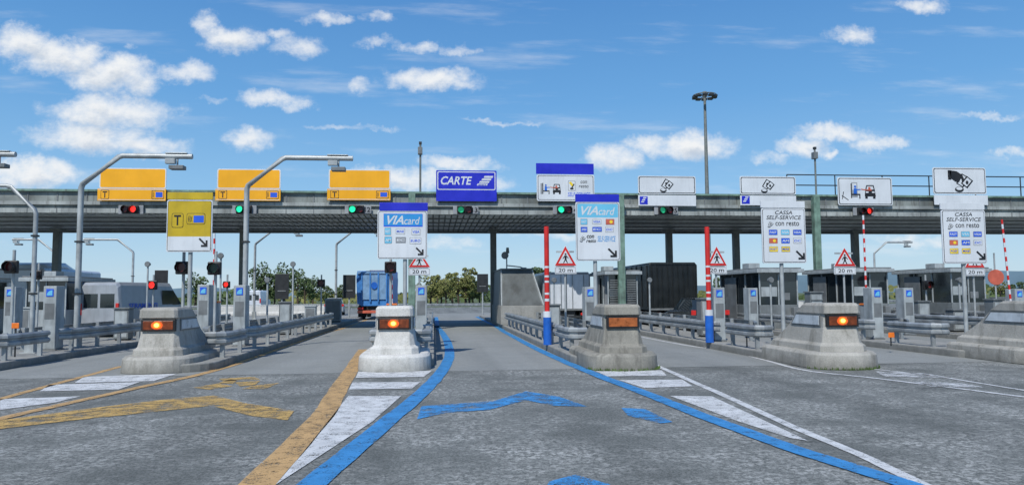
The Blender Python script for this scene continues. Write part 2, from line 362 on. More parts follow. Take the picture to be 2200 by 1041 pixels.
# ---------------- sign helper ----------------
class Sign:
    def __init__(s,name,lab,cat,x0,y0,x1,y1,Y,post=None,zb=.19,grp=None,pr=.055):
        a=w(x0,y1,Y);b=w(x1,y0,Y); a2=w(x0,y0,Y); b2=w(x1,y1,Y)
        s.W=((b.x-a2.x)+(b2.x-a.x))/2; s.H=((a2.z-a.z)+(b.z-b2.z))/2; s.xc=(a.x+b.x+a2.x+b2.x)/4; zc=(a.z+b.z+a2.z+b2.z)/4
        s.z0=zc-s.H/2-zb; s.p=(x0,y0,x1,y1); s.root=thing(name,lab,cat,(s.xc,Y,zb),grp); s.L={}
        s.kx=s.W/(x1-x0); s.kz=s.H/(y1-y0)
        if post is not None:
            for p in post: MB().tube([((p-(x0+x1)/2)*s.kx,.10,0),((p-(x0+x1)/2)*s.kx,.10,s.z0+s.H*.9)],pr,steel).obj('post',s.root)
            MB().box(-s.W*.4,s.W*.4,.042,.075,s.z0+s.H*.25,s.z0+s.H*.25+.06,steel).obj('bracket',s.root); MB().box(-s.W*.4,s.W*.4,.042,.075,s.z0+s.H*.75,s.z0+s.H*.75+.06,steel).obj('bracket',s.root)
    def t(s,px,py): return ((px-(s.p[0]+s.p[2])/2)*s.kx, s.z0+(s.p[3]-py)*s.kz)
    def mb(s,part): return s.L.setdefault(part,MB())
    def plate(s,x0,y0,x1,y1,mat,part='panel',r=3,th=.04,dy=0):
        a=s.t(x0,y1);b=s.t(x1,y0); s.mb(part).prism(rr(a[0],a[1],b[0],b[1],r*s.kx),dy,th,mat)
    def rect(s,x0,y0,x1,y1,mat,l=1,part='panel_face',r=.3):
        a=s.t(x0,y1);b=s.t(x1,y0); s.mb(part).flat(rr(a[0],a[1],b[0],b[1],r*s.kx),-.003*l,mat)
    def poly(s,pts,mat,l=2,part='pictogram'): s.mb(part).flat([s.t(*p) for p in pts],-.003*l,mat)
    def disc(s,cx,cy,rx,ry,mat,l=2,part='pictogram'): s.poly([(a,b) for a,b in circ(cx,cy,rx,ry,16)],mat,l,part)
    def text(s,t,x0,y0,x1,y1,mat,l=3,bold=True,sh=0,part='lettering'):
        a=s.t(x0,y1);b=s.t(x1,y0); vs,fs=textmesh(t,bold,sh)
        s.mb(part).add([(a[0]+u*(b[0]-a[0]),-.003*l,a[1]+v*(b[1]-a[1])) for u,v in vs],fs,mat)
    def line(s,x0,y0,x1,y1,hw,mat,l=2,part='pictogram'):
        d=math.hypot(x1-x0,y1-y0); nx,ny=-(y1-y0)/d*hw,(x1-x0)/d*hw
        s.poly([(x0+nx,y0+ny),(x1+nx,y1+ny),(x1-nx,y1-ny),(x0-nx,y0-ny)],mat,l,part)
    def arrow(s,cx,cy,k,mat=black,l=4):
        s.line(cx-k,cy-k,cx+k*.6,cy+k*.6,k*.22,mat,l,'arrow'); s.poly([(cx+k,cy+k),(cx+k,cy-k*.55),(cx+k*.55,cy-k*.55),(cx+k*.55,cy+k*.55),(cx-k*.55,cy+k*.55),(cx-k*.55,cy+k)],mat,l+.5,'arrow')
    def money(s,cx,cy,k,l=3,b=.0):
        s.line(cx-k*.25,cy+k*.35,cx+k*.45,cy-k*.8,k*(.44+b),black,l); s.line(cx-k*.19,cy+k*.26,cx+k*.39,cy-k*.70,k*.31,white,l+.5)
        s.line(cx+k*.25,cy+k*.38,cx+k*.95,cy-k*.48,k*(.44+b),black,l+1); s.line(cx+k*.32,cy+k*.27,cx+k*.88,cy-k*.38,k*.30,white,l+1.5)
        s.disc(cx+k*.15,cy-k*.25,k*.16,k*.22,black,l+2.3); s.disc(cx+k*.6,cy,k*.16,k*.22,black,l+2.3)
        s.disc(cx-k*.3,cy+k*.78,k*.50,k*.32,black,l+2); s.disc(cx-k*.3,cy+k*.68,k*.36,k*.18,white,l+2.5)
    def caricon(s,x,y,k,l=3,bl=True):
        s.poly([(x,y+k*.62),(x+k*.08,y-k*.1),(x+k*.2,y-k*.55),(x+k*.95,y-k*.55),(x+k*1.05,y-k*.1),(x+k*1.15,y+k*.62)],black,l)
        s.poly([(x+k*.2,y-k*.1),(x+k*.28,y-k*.43),(x+k*.86,y-k*.43),(x+k*.94,y-k*.1)],white,l+.5)
        s.disc(x+k*.5,y-k*.22,k*.13,k*.15,redd,l+1); s.poly([(x+k*.3,y+.02*k),(x+k*.35,y-k*.12),(x+k*.7,y-k*.12),(x+k*.75,y+.02*k)],redd,l+1)
        s.rect(x+k*.12,y+k*.1,x+k*.4,y+k*.25,white,l+1,'pictogram'); s.rect(x+k*.75,y+k*.1,x+k*1.02,y+k*.25,white,l+1,'pictogram')
        s.rect(x+k*.05,y+k*.6,x+k*.3,y+k*.85,black,l,'pictogram'); s.rect(x+k*.85,y+k*.6,x+k*1.1,y+k*.85,black,l,'pictogram')
        s.line(x+k*.3,y-k*.02,x-k*.35,y-k*.12,k*.05,redd,l+1.5)
        s.line(x-k*.95,y-k*.05,x-k*.4,y-k*.1,k*.05,bluep,l+1.5); s.disc(x-k*.95,y-k*.38,k*.12,k*.13,bluep,l+1); s.poly([(x-k*1.12,y+k*.35),(x-k*1.1,y-k*.22),(x-k*.82,y-k*.22),(x-k*.78,y+k*.35)],bluep,l+1)
        s.line(x-k*1.35,y-k*.7,x-k*1.35,y+k*.8,k*.05,black,l); s.line(x-k*1.3,y+k*.42,x-k*.5,y+k*.42,k*.07,black,l+1)
        s.line(x-k*.5,y+k*.35,x-k*.5,y+k*.85,k*.06,black,l)
    def done(s):
        for k,m in s.L.items(): m.obj(k,s.root,bevel=.004 if k=='panel' else 0)
def lane_tag(s,x,y,k,l=3):  # stacked card emblem
    s.rect(x,y,x+k,y+k,blue,l,'emblem')
    for i in range(3): s.poly([(x+k*(.12+.15*i),y+k*(.75-.25*i)),(x+k*(.5+.15*i),y+k*(.75-.25*i)),(x+k*(.6+.12*i),y+k*(.6-.25*i)),(x+k*(.22+.12*i),y+k*(.6-.25*i))],white,l+1,'emblem')
G1='lane signs along the canopy front'
YC=35.75
def tele(x0,y0,x1,y1):
    s=Sign('lane_sign','blank amber-yellow lane sign with T strip on canopy edge','sign',x0,y0,x1,y1,YC,grp=G1)
    ym=y0+(y1-y0)*.61
    s.plate(x0+3,y0,x1,ym+1,white,r=4); s.rect(x0+5.5,y0+2,x1-2.5,ym-1,yel,1,r=3)
    s.plate(x0,ym+1.5,x1,y1,yel,r=1,dy=-.004); 
    s.rect(x0+2,ym+3,x1-2,ym+4,white,2.5); s.rect(x0+2,y1-2.5,x1-2,y1-1.5,white,2.5)
    s.rect(x0+7,ym+4.5,x0+25,y1-3.5,black,3,'emblem',2); s.rect(x0+8,ym+5.5,x0+24,y1-4.5,yel,3.5,'emblem',2); s.text('T',x0+11,ym+7.5,x0+21,y1-6,black,4.5)
    s.rect(x1-31,ym+5,x1-4,y1-4,black,3,'emblem',2); s.rect(x1-30,ym+6,x1-5,y1-5,yel,3.5,'emblem',2); s.rect(x1-22,ym+8.5,x1-7,y1-7.5,bluet,4.5,'emblem')
    for i in range(2): s.line(x1-26-i*2.2,ym+9+i*-1,x1-26-i*2.2,y1-8+i,.5,black,4.5,'emblem')
    s.done()
tele(210,361,357,431); tele(463,363,603,431); tele(703,364,839,430)
s=Sign('lane_sign','deep blue lane sign reading CARTE with card emblem','sign',937,366,1067,432,YC,grp=G1)
s.plate(937,366,1067,432,blue,r=2); s.rect(939.5,368.5,1064.5,408,white,1,r=3); s.rect(941.5,370.5,1062.5,406,blue,2,r=2)
s.text('CARTE',947,379,1014,397,white,3,True,.25)
for i,(a,b) in enumerate(((1024,394),(1029,388.5),(1034,383),(1039,377.5))): s.poly([(a,b+4.2),(a+22-i,b+4.2),(a+24-i,b),(a+2,b)],white,3+i*.3,'emblem')
s.text('viacard',1026,395,1044,397.6,blue,5,True); s.done()
s=Sign('lane_sign','white self-service lane sign with blue top band','sign',1152,351,1277,432,YC,grp=G1)
s.plate(1152,351,1276,374,blue,r=.5,dy=-.004); s.plate(1153,375,1277,432,white,r=4); s.rect(1155.5,377.5,1274.5,429.5,black,1,r=3); s.rect(1156.5,378.5,1273.5,428.5,white,2,r=3)
s.caricon(1187,404,15.5,3); s.rect(1161,394,1166,417,greys,3,'pictogram')
s.rect(1220,388,1236,410,greys,3,'pictogram',2); s.rect(1221,389,1235,409,white,3.5,'pictogram',2); s.line(1224,391,1230,399,2.6,gold,4); s.line(1227,405,1233,395,1.2,black,5); s.disc(1228,405,4,2.2,black,4.5)
s.text('con',1247,388,1261,394,black,3,False,.2); s.text('resto',1243,397,1264,403,black,3,False,.2); s.text('SELF-SERVICE',1219,413,1268,422,bluet,3,False,.2); s.done()
for x0,y0,x1,y1 in ((1371,378,1495,442),(1590,379,1710,441)):
    s=Sign('lane_sign','white lane sign with banknote and coin pictogram','sign',x0,y0,x1,y1,YC,grp=G1)
    s.plate(x0,y0,x1,y0+39,white,r=4); s.rect(x0+2,y0+2,x1-2,y0+37,black,1,r=3); s.rect(x0+3.4,y0+3.4,x1-3.4,y0+35.6,white,2,r=3)
    s.money((x0+x1)/2-4,y0+20,14,3,.03); s.plate(x0,y0+41,x1,y1,white,r=.5); lane_tag(s,x0+3,y1-20,17,2); s.done()
s=Sign('lane_sign','white lane sign with attendant and car pictogram','sign',1800,381,1917,441,YC,grp=G1)
s.plate(1800,381,1917,441,white,r=4); s.rect(1802,383,1915,439,black,1,r=3); s.rect(1803.4,384.4,1913.6,437.6,white,2,r=3); s.caricon(1857,409,21,3)
s.rect(1829,392,1842,424,greys,2.5,'pictogram'); s.rect(1831,394,1840,408,white,3.2,'pictogram'); s.line(1808,420,1822,430,.8,black,3); s.line(1812,412,1809,428,.8,black,3); s.done()
s=Sign('lane_sign','white lane sign with hand paying cash pictogram','sign',2005,360,2121,440,YC,grp=G1)
s.plate(2005,360,2119,417,white,r=4); s.rect(2007,362,2117,415,black,1,r=3); s.rect(2008.4,363.4,2115.6,413.6,white,2,r=3); s.plate(2006,419,2121,440,white,r=.5)
s.money(2066,392,19,3,.02); s.poly([(2040,366),(2056,368),(2068,376),(2072,386),(2064,384),(2060,392),(2052,390),(2044,384)],black,6); s.rect(2037,366,2044,386,black,6,'pictogram'); s.done()
# --- island signs
G2='information signs standing on the islands'
s=Sign('information_sign','mustard yellow T sign with arrow on steel post','sign',358,413,456,541,20.15,(408,),grp=G2)
s.plate(358,413,456,428,yel2,r=1); s.plate(358,429.5,456,541,white,r=4); s.rect(360,431.5,454,539,black,1,r=4); s.rect(361,432.5,453,538,yel2,2,r=3.5); s.rect(361.2,508,452.8,537.8,white,2.5,r=1)
s.rect(369,458,394,489,black,3,'emblem',4); s.rect(370,459,393,488,yel2,4,'emblem',3.5); s.text('T',374,462,389,484,black,5)
s.rect(401,458,441,482,black,3,'emblem',4); s.rect(402,459,440,481,yel2,4,'emblem',3.5); s.rect(416,463,438,478,bluet,5,'emblem')
for i in range(3): s.poly([(412-i*3,465-i),(413-i*3,465-i),(411.5-i*3,470.5),(413-i*3,476+i),(412-i*3,476+i),(410-i*3,470.5)],black,5,'emblem')
s.arrow(438,521,9); s.done()
def logos(s,cells,l=3):
    for x0,y0,x1,y1,c,t in cells:
        s.rect(x0,y0,x1,y1,greys,l,'card_emblem',1); s.rect(x0+.8,y0+.8,x1-.8,y1-.8,c,l+.6,'card_emblem',.8)
        h=(y1-y0)
        if t: s.text(t,x0+2,y0+h*.3,x1-2,y1-h*.3,white if c not in (white,gold) else bluet,l+1.4,True,.1,'card_emblem')
        else: s.disc((x0+x1)/2-2.2,(y0+y1)/2,h*.27,h*.27,redd,l+1.2,'card_emblem'); s.disc((x0+x1)/2+2.2,(y0+y1)/2,h*.27,h*.27,gold,l+1.6,'card_emblem')
s=Sign('information_sign','white card payment sign with blue top band','sign',811,435,919,556,20.6,(870,),grp=G2)
s.plate(815,435,919,453,blue,r=.5,dy=-.004); s.plate(811,452,918,556,white,r=4); s.rect(813,454,916,554,black,1,r=3.5); s.rect(814,455,915,553,white,2,r=3)
s.rect(824,459,908,487,bluet,2.6,'emblem'); s.rect(825,460,907,484,cyan2,3,'emblem'); s.text('VIA',832,463,867,482,white,4,True,.35); s.text('card',868,466,902,482,white,4,False,.25)
logos(s,[(826,489,840,505,cyan,'FAST'),(850,491,870,503,white,'MAE'),(884,491,903,505,white,'VISA'),(826,508,842,523,cyan,'AM'),(850,509,872,522,greys,'EC'),(880,510,905,524,white,'EURO')]); s.arrow(902,540,8); s.done()
s=Sign('information_sign','white VIAcard and self-service sign with blue top band','sign',1237,417,1333,560,19.95,(1279,),grp=G2)
s.plate(1237,417,1331,434,blue,r=.5,dy=-.004); s.plate(1237,434,1332,560,white,r=4); s.rect(1239,436,1330,558,black,1,r=3.5); s.rect(1240,437,1329,557,white,2,r=3)
s.rect(1241,438,1328,467,cyan,2.6,'emblem',2); s.text('VIA',1249,443,1285,462,white,4,True,.35); s.text('card',1286,446,1321,462,white,4,False,.25)
logos(s,[(1247,470,1262,483,cyan,'FAST'),(1272,471,1292,482,white,'VISA'),(1301,470,1320,483,redd,''),(1247,487,1262,499,bluet,'AMEX'),(1272,487,1293,498,bluet,'EC'),(1300,487,1318,499,white,'DC')])
s.text('con',1260,505,1276,512,black,3,True,.2); s.text('resto',1259,514,1280,521,black,3,True,.2); s.text('SELF-SERVICE',1283,507,1322,519,cyan2,3,False,.2); s.money(1250,513,6); s.arrow(1315,543,9); s.done()
def cassa(x,y,x1,y1,Y,pp):
    s=Sign('information_sign','white cash self-service sign with card emblems on steel post','sign',x,y,x1,y1,Y,(pp,),grp=G2)
    s.plate(x-1,y,x1,y+14,white,r=.5); s.plate(x,y+15,x1,y1,white,r=4); s.rect(x+2,y+17,x1-2,y1-2,black,1,r=3.5); s.rect(x+3,y+18,x1-3,y1-3,white,2,r=3)
    s.text('CASSA',x+29,y+20.5,x+66,y+28.5,black,3,False,.2); s.text('SELF-SERVICE',x+10,y+31,x+85,y+39.5,black,3,False,.2); s.text('con resto',x+29,y+43.5,x+80,y+53,black,3,False,0); s.money(x+17,y+50,6)
    c=[(bluet,'FAST'),(cyan,'VIA'),(bluet,'VISA'),(redd,''),(bluet,'AM'),(white,'DC'),(gold,'POST'),(gold,'MAE')]
    logos(s,[(x+14+(i%3)*26,y+61+(i//3)*18,x+33+(i%3)*26,y+73+(i//3)*18,a,b) for i,(a,b) in enumerate(c)]); s.arrow(x1-13,y1-17,9); s.done()
cassa(1637,432,1731,565,19.95,1680); cassa(2024,436,2118,566,19.95,2071)
# --- warning triangles
def tri(px,top,bot,Y,wd=48,lab='red triangle pedestrian warning sign with 20 m plate'):
    s=Sign('warning_sign',lab,'sign',px-wd/2,top,px+wd/2,bot,Y,(px,),grp='pedestrian warning signs on the islands',pr=.035)
    m=bot-17; a=[(px,top),(px+wd/2,m),(px-wd/2,m)]
    def sh(k): cx,cy=px,top+(m-top)*.64; return [(cx+(q[0]-cx)*k,cy+(q[1]-cy)*k) for q in a]
    s.mb('panel').prism([s.t(*q) for q in a],0,.03,white); s.poly(sh(.95),red,1,'panel_face'); s.poly(sh(.64),white,2,'panel_face')
    cy=m-(m-top)*.35
    s.disc(px,cy-10,2.1,2.1,black,3); s.poly([(px-2.5,cy-7),(px+2.5,cy-7),(px+2,cy+2),(px+5,cy+9),(px+3,cy+9),(px,cy+3),(px-3.5,cy+9),(px-5.5,cy+9),(px-2,cy+2)],black,3); s.line(px-2,cy-6,px-6,cy,.8,black,3); s.line(px+2,cy-6,px+6,cy-1,.8,black,3)
    s.plate(px-wd*.48,m+1.5,px+wd*.48,bot,white,'distance_plate',r=1.5); s.rect(px-wd*.45,m+2.7,px+wd*.45,bot-1.2,black,1,'distance_plate',1); s.rect(px-wd*.44,m+3.3,px+wd*.44,bot-1.8,white,2,'distance_plate',1); s.text('20',px-15,m+5,px-1,bot-4,black,3,False); s.text('m',px+4,m+7.2,px+15,bot-4,black,3,False); s.done()
tri(1215,527,588,24.3); tri(1540,528,588,23.9,44); tri(1815,531,589,24.5); tri(2094,535,592,25.2,44); tri(901,538,591,25.5)
# ---------------- canopy ----------------
cx0,cx1=-30,46
cn=thing('toll_canopy','long weathered grey metal canopy over the toll lanes','toll canopy',(0,36,0))
MB().box(cx0,cx1,.15,9.2,5.62,6.55,fas).obj('roof',cn)
q=MB().box(cx0,cx1,-.02,.13,6.12,6.56,fas).box(cx0,cx1,-.16,.145,6.565,6.66,green)
q.box(cx0,cx1,-.10,.14,5.95,6.11,fas2).box(cx0,cx1,.03,.14,5.80,5.945,fas).box(cx0,cx1,-.06,.14,5.58,5.795,fas2)
x=cx0
while x<cx1:
    q.box(x-.025,x+.025,-.045,-.021,6.13,6.55,bootht); q.box(x-.015,x+.015,-.075,-.062,5.585,5.79,bootht); x+=1.28
q.obj('fascia',cn)
q=MB(); x=cx0
while x<cx1:
    q.box(x,x+.22,.16,9.0,5.55,5.615,sof); x+=.30
for yy in (1.5,3.6,5.7,7.8): q.box(cx0,cx1,yy,yy+.10,5.50,5.545,beamd)
q.box(cx0,cx1,9.02,9.3,5.42,5.8,colm)
q.obj('soffit',cn)
for px in (885,1333,1753):
    X=w(px,560,35.7).x; MB().box(X-.16,X+.16,-.62,-.30,.19,6.5,green).box(X-.24,X+.24,-.68,-.24,.19,.30,green).obj('column',cn,.02,'pale green front column')
for px in (122,522,1060,1438,1582,1838,2078):
    X=w(px,560,43).x; MB().box(X-.17,X+.17,6.8,7.2,.19,5.5,colm).box(X-.3,X+.3,6.7,7.3,5.3,5.48,colm).obj('column',cn,.02,'dark grey rear column')
rl=thing('roof_railing','thin steel tube railing on top of the canopy','railing',(18.4,37,6.56))
for z in (.75,1.3): MB().tube([(0,0,z),(27,0,z)],.03,dark,8).obj('rail',rl)
for i in range(11): MB().tube([(i*2.65,0,0),(i*2.65,0,1.3)],.03,dark,8).obj('post',rl)
for px,t,lab in ((903,308,'slim grey camera mast on the canopy roof'),(1753,319,'slim grey camera mast with bracket on the roof')):
    a=w(px,400,36.6); h=w(px,t,36.6).z-6.56; r=thing('camera_mast',lab,'camera mast',(a.x,36.6,6.56))
    MB().tube([(0,0,0),(0,0,h)],.05,colm,8).obj('pole',r); MB().box(-.12,.10,-.15,.15,h-.55,h-.2,bootht).box(-.07,.07,-.07,.07,h-.05,h+.08,dark).obj('camera',r,.01)
# fascia signals
def hsig(px,py,l0,l1,num,nx):
    Y=35.80; a=w(px,py,Y); r=thing('lane_signal','black horizontal lane signal under the canopy edge','traffic light',(a.x,Y,a.z),'lane signals on the canopy')
    MB().box(-.55,.55,0,.06,-.2,.2,greys).obj('backplate',r,.01); MB().box(-.36,.36,-.14,-.002,-.19,.19,black).obj('housing',r,.02)
    for k,m in ((-.18,l0),(.18,l1)):
        MB().prism(circ(k,0,.145),-.16,-.142,m).obj('lamp',r)
        MB().tube([(k,-.33,0),(k,-.14,0)],.16,black,14,False).obj('visor',r)
    if num:
        q=MB(); x=(nx-px)*.0225; q.box(x-.17,x+.17,-.03,-.005,-.17,.17,greys); vs,fs=textmesh(num,True,0); q.add([(x-.13+u*.26,-.036,-.12+v*.24) for u,v in vs],fs,black); q.obj('number_plate',r)
hsig(281,450,reddim,redl,None,0); hsig(525,450,grnl,reddim,None,0); hsig(766,450,grnl,reddim,'12',789); hsig(998,451,grnd,reddim,'13',1020); hsig(1212,451,grnl,reddim,'14',1234); hsig(1429,452,grnd,reddim,'15',1450); hsig(1855,454,reddim,redl,None,0)
# ---------------- gantry arms ----------------
def gantry(X,Y,s_,h=5.92,arm=3.3,r_=.085,lab='bent galvanised steel arm carrying an antenna over the lane',z=.19,dev=True,dg=1.08,dh=.86):
    r=thing('antenna_arm',lab,'antenna arm',(X,Y,z),'bent steel antenna arms over the lanes')
    MB().tube([(0,0,0),(0,0,h-dh-.16),(.04*s_,0,h-dh-.04),(dg*s_,0,h-.04),((dg+.12)*s_,0,h),(arm*s_,0,h)],r_,steel,12).box(-.2,.2,-.2,.2,0,.03,steel).box(-.12,.12,-.12,.12,.03,.5,steel).obj('pole',r)
    for hh in (1.6,3.2): MB().box(-r_-.02,r_+.02,-r_-.02,r_+.02,hh,hh+.05,dark).obj('clamp',r)
    if dev:
        q=MB(); x=s_*(arm-.45); q.tube([(x,0,h),(x,0,h-.3)],.03,steel,8); q.box(x-.22,x+.22,-.16,.16,h-.42,h-.3,bootht); q.box(x-.32,x-.02,-.2,-.05,h-.26,h-.1,boothm); q.box(x-.36,x+.3,-.09,.09,h+.08,h+.11,steel); q.obj('antenna',r,.01)
    return r
gantry(w(168,600,24.2).x,24.2,1); gantry(w(527,600,24.2).x,24.2,1); gantry(w(168,600,24.2).x-5.25,24.2,1)
gantry(w(72,600,21.9).x,21.9,-1,4.62,2.9,.06,dg=.68,dh=.62) 
gantry(w(285,600,57).x,57,-1,5.9,3.5,.08,z=0); gantry(w(115,600,57).x,57,-1,5.9,2.9,.08,z=0); gantry(w(547,600,51).x,51,1,5.9,3.3,.08); gantry(w(722,600,51).x,51,1,5.9,3.3,.08); gantry(w(1880,600,58).x,58,1,5.8,3.4,.08,z=0)
# ---------------- barrier posts ----------------
for px in (1176,1524):
    a=w(px,700,22.3); r=thing('barrier_post','red and white striped tube on a blue and white base','barrier post',(a.x,22.3,.19),'striped barrier posts at the lane edge')
    q=MB().tube([(0,0,0),(0,0,.82)],.125,bluep,16); q.tube([(0,0,.821),(0,0,1.0)],.125,white,16); q.obj('base',r)
    q=MB(); z=1.0
    for h,m in ((.30,red),(.08,white),(.12,red),(.06,white),(.30,red),(.06,white),(.1,red),(.06,white),(.22,red),(.06,white),(1.2,red)):
        q.tube([(0,0,z),(0,0,z+h-.001)],.075,m,14); z+=h
    q.obj('tube',r)
def boom(px,t,b,Y,lean,side=0):
    a=w(px,b,Y); h=w(px,t,Y).z-a.z; r=thing('raised_barrier','raised thin red and white striped boom barrier','boom barrier',(a.x,Y,.19),'raised boom barriers at the toll lanes')
    zb=a.z-.19; MB().box(-.17,.17,-.15,.15,0,zb,boothm).box(-.19,.19,-.17,.17,zb,zb+.06,orangep).obj('cabinet',r,.015)
    q=MB(); n=int(h/.16)
    for i in range(n): q.tube([(lean*i/n,0,zb+.06+h*i/n),(lean*(i+1)/n,0,zb+.06+h*(i+1)/n)],.035,red if i%2 else white,8)
    q.obj('boom',r)
boom(1862,466,655,24.6,0); boom(2172,475,655,24.6,-.18); boom(459,505,650,25.5,-.02); boom(842,575,655,27,-.02)
# ---------------- terminals ----------------
def term(px,Y,top,lab='tall grey toll terminal with blue emblem',wd=.36):
    a=w(px,top,Y); h=a.z-.19; r=thing('toll_terminal',lab,'toll terminal',(a.x,Y,.19),'grey toll terminals on the islands')
    MB().box(-wd/2,wd/2,0,.5,.04,h,boothm).box(-wd/2-.03,wd/2+.03,-.03,.53,0,.038,bootht).obj('cabinet',r,.02)
    q=MB(); q.box(-wd/2+.05,wd/2-.05,-.006,-.001,h-.95,h-.5,bootht); q.obj('door',r)
    q=MB(); q.box(-.1,.1,-.012,-.002,h-.30,h-.08,bluet); q.flat([(-.08,h-.27),(.07,h-.27),(.07,h-.12)]+circ(.07,h-.27,.15,.15,8,95,175),-.015,cyan); q.obj('emblem',r)
for px,Y,t in ((108,22.8,614),(22,26.5,616),(437,24.6,611),(515,23.5,612),(905,24,612),(1268,24.5,616),(1545,22.7,617),(1618,27,618),(1884,22.7,617),(1952,24.5,618),(2190,26,620)): term(px,Y,t)
# signals on poles
def psig(px,py,Y,m,lab,sz=.34):
    a=w(px,py,Y); h=a.z-.19; r=thing('signal_post',lab,'traffic light',(a.x,Y,.19),'single lamp signals on short posts')
    MB().tube([(.0,.1,0),(.0,.1,h+.45)],.04,steel,10).obj('post',r); MB().box(-sz/2,sz/2,-.06,.055,h-sz/2,h+sz/2,black).obj('housing',r,.03)
    MB().prism(circ(0,h,sz*.36),-.075,-.062,m).obj('lamp',r); MB().tube([(0,-.24,h+.01),(0,-.07,h)],sz*.4,black,14,False).obj('visor',r)
psig(25,573,20.8,reddim,'black signal head with dark red lens on post'); psig(392,575,20.5,reddim,'black signal head with dark red lens on post'); psig(461,576,20.2,grdim,'black signal head with dark green lens on post'); psig(839,574,22,reddim,'black signal head unlit on a slim post')
psig(328,612,34,redl,'small signal with lit red lamp',.4); psig(487,611,34,redl,'small signal with lit red lamp',.3); psig(690,608,40,reddim,'small unlit signal on post',.4)
psig(1992,612,30,reddim,'small unlit signal on post',.4); psig(80,590,30,reddim,'small unlit signal on post',.35)
# slim camera posts
for px,t,Y in ((630,566,30),(318,566,30),(475,548,27),(1395,600,30),(2060,600,27),(1655,600,25.5),(575,600,28),(1190,600,29)):
    a=w(px,t,Y); x=a.x; h=a.z-.19; r=thing('camera_post','slim grey post with a small round camera head','camera post',(x,Y,.19),'slim camera posts on the islands')
    MB().tube([(0,0,0),(0,0,h)],.035,steel,8).obj('post',r); MB().tube([(0,-.10,h-.02),(0,-.06,h-.02),(0,.14,h-.02)],[.09,.11,.06],bootht,12).obj('camera',r)
# message boards
for px,t,b,Y,wd in ((605,588,642,56,28),(345,580,640,54,26),(1037,588,627,60,24),(750,590,640,52,26)):
    a=w(px,b,Y); h=w(px,t,Y).z-a.z; W_=wd*Y/1600; r=thing('lane_board','dark grey lane board on a steel post seen from behind','road sign',(a.x,Y,0),'dark boards beyond the canopy')
    MB().box(-W_/2,W_/2,0,.08,a.z,a.z+h,dark).box(-W_*.3,W_*.3,-.03,-.001,a.z+h*.3,a.z+h*.34,bootht).obj('panel',r,.02); MB().tube([(0,.13,0),(0,.13,a.z+h)],.06,steel,8).obj('post',r)
a=w(1746,611,40); r=thing('road_sign','small blue square sign with white arrow on post','sign',(a.x,40,.19)); h=a.z-.19
MB().box(-.25,.25,0,.03,h-.28,h+.28,bluep).obj('panel',r,.01); MB().flat([(0,h+.2),(.14,h-.02),(.05,h-.02),(.05,h-.2),(-.05,h-.2),(-.05,h-.02),(-.14,h-.02)],-.006,white).obj('arrow',r); MB().tube([(0,.06,0),(0,.06,h+.2)],.03,steel,8).obj('post',r)
a=w(2140,595,27); r=thing('round_sign','faded red round disc sign on a thin post','sign',(a.x,27,.19)); h=a.z-.19
MB().prism(circ(0,h,.34,.30,28),0,.02,redd).obj('disc',r); MB().tube([(0,.05,0),(0,.05,h+.95)],.03,steel,8).obj('post',r)
# concrete divider beyond
for x0,x1,Y in ((-19,-8.5,68),(22,34,66)):
    r=thing('concrete_barrier','low pale concrete divider across the exit plaza','concrete barrier',(x0,Y,0)); MB().side([(-.3,0),(.3,0),(.12,.35),(.09,.85),(-.09,.85),(-.12,.35)],0,x1-x0,concw).obj('body',r,.02); MB().tube([(0,0,.92),(x1-x0,0,.92)],.04,steel,8).obj('rail',r)
# ---------------- booths ----------------
def booth(x,y,W_,L_,H_,lab,lou=False,bm=boothd):
    r=thing('toll_booth',lab,'toll booth',(x,y,.19),'toll booths on the islands'); hw=W_/2
    MB().box(-hw,hw,0,L_,0,1.0,bm).obj('wall',r,.015)
    MB().box(-hw+.04,hw-.04,.04,L_-.04,1.0,H_-.16,glassd).obj('window',r)
    def fr(*a): MB().box(*a,boothm).obj('window_frame',r)
    for xx in (-hw,hw-.05): 
        for i in range(4): yy=i*(L_-.05)/3; fr(xx,xx+.05,yy,yy+.05,1.001,H_-.162)
    fr(-.025,.025,0,.035,1.001,H_-.162)
    MB().box(-hw+.1,-.06,.028,.038,1.35,1.75,boothm).obj('notice',r); MB().box(.1,.5,.028,.038,1.2,1.5,bootht).obj('screen',r)
    if lou:
        q=MB()
        for i in range(11): q.box(-hw+.1,hw-.1,-.05,-.004,1.05+i*.11,1.10+i*.11,bootht)
        q.obj('louvre',r)
    MB().box(-hw-.18,hw+.18,-.25,L_+.2,H_-.16,H_,boothm).box(-hw-.1,hw+.1,-.15,L_+.1,H_+.001,H_+.06,bootht).obj('roof',r,.02)
    MB().box(-hw-.02,-hw-.003,L_*.55,L_*.85,.05,H_-.3,bootht).obj('door',r)
    MB().box(hw-.35,hw-.1,-.3,-.002,.3,.9,bootht).obj('equipment_box',r,.02)
    MB().box(-hw+.1,-hw+.6,1.2,1.9,H_+.065,H_+.3,boothm).obj('roof_unit',r,.02)
booth(14.4,30,1.7,4.3,2.5,'grey toll booth with dark windows and flat roof'); booth(19.4,31.5,1.7,4,2.55,'grey toll booth with dark windows and flat roof'); booth(24.5,32,1.7,4,2.55,'grey toll booth with dark windows and flat roof')
booth(9.2,35.8,1.5,3.2,2.6,'pale toll booth with louvred front',True,boothm); booth(-16.1,33,1.6,4.2,2.35,'white toll booth with dark side windows',False,boothm); booth(-21.2,34,1.6,4.2,2.4,'white toll booth with dark side windows',False,boothm)
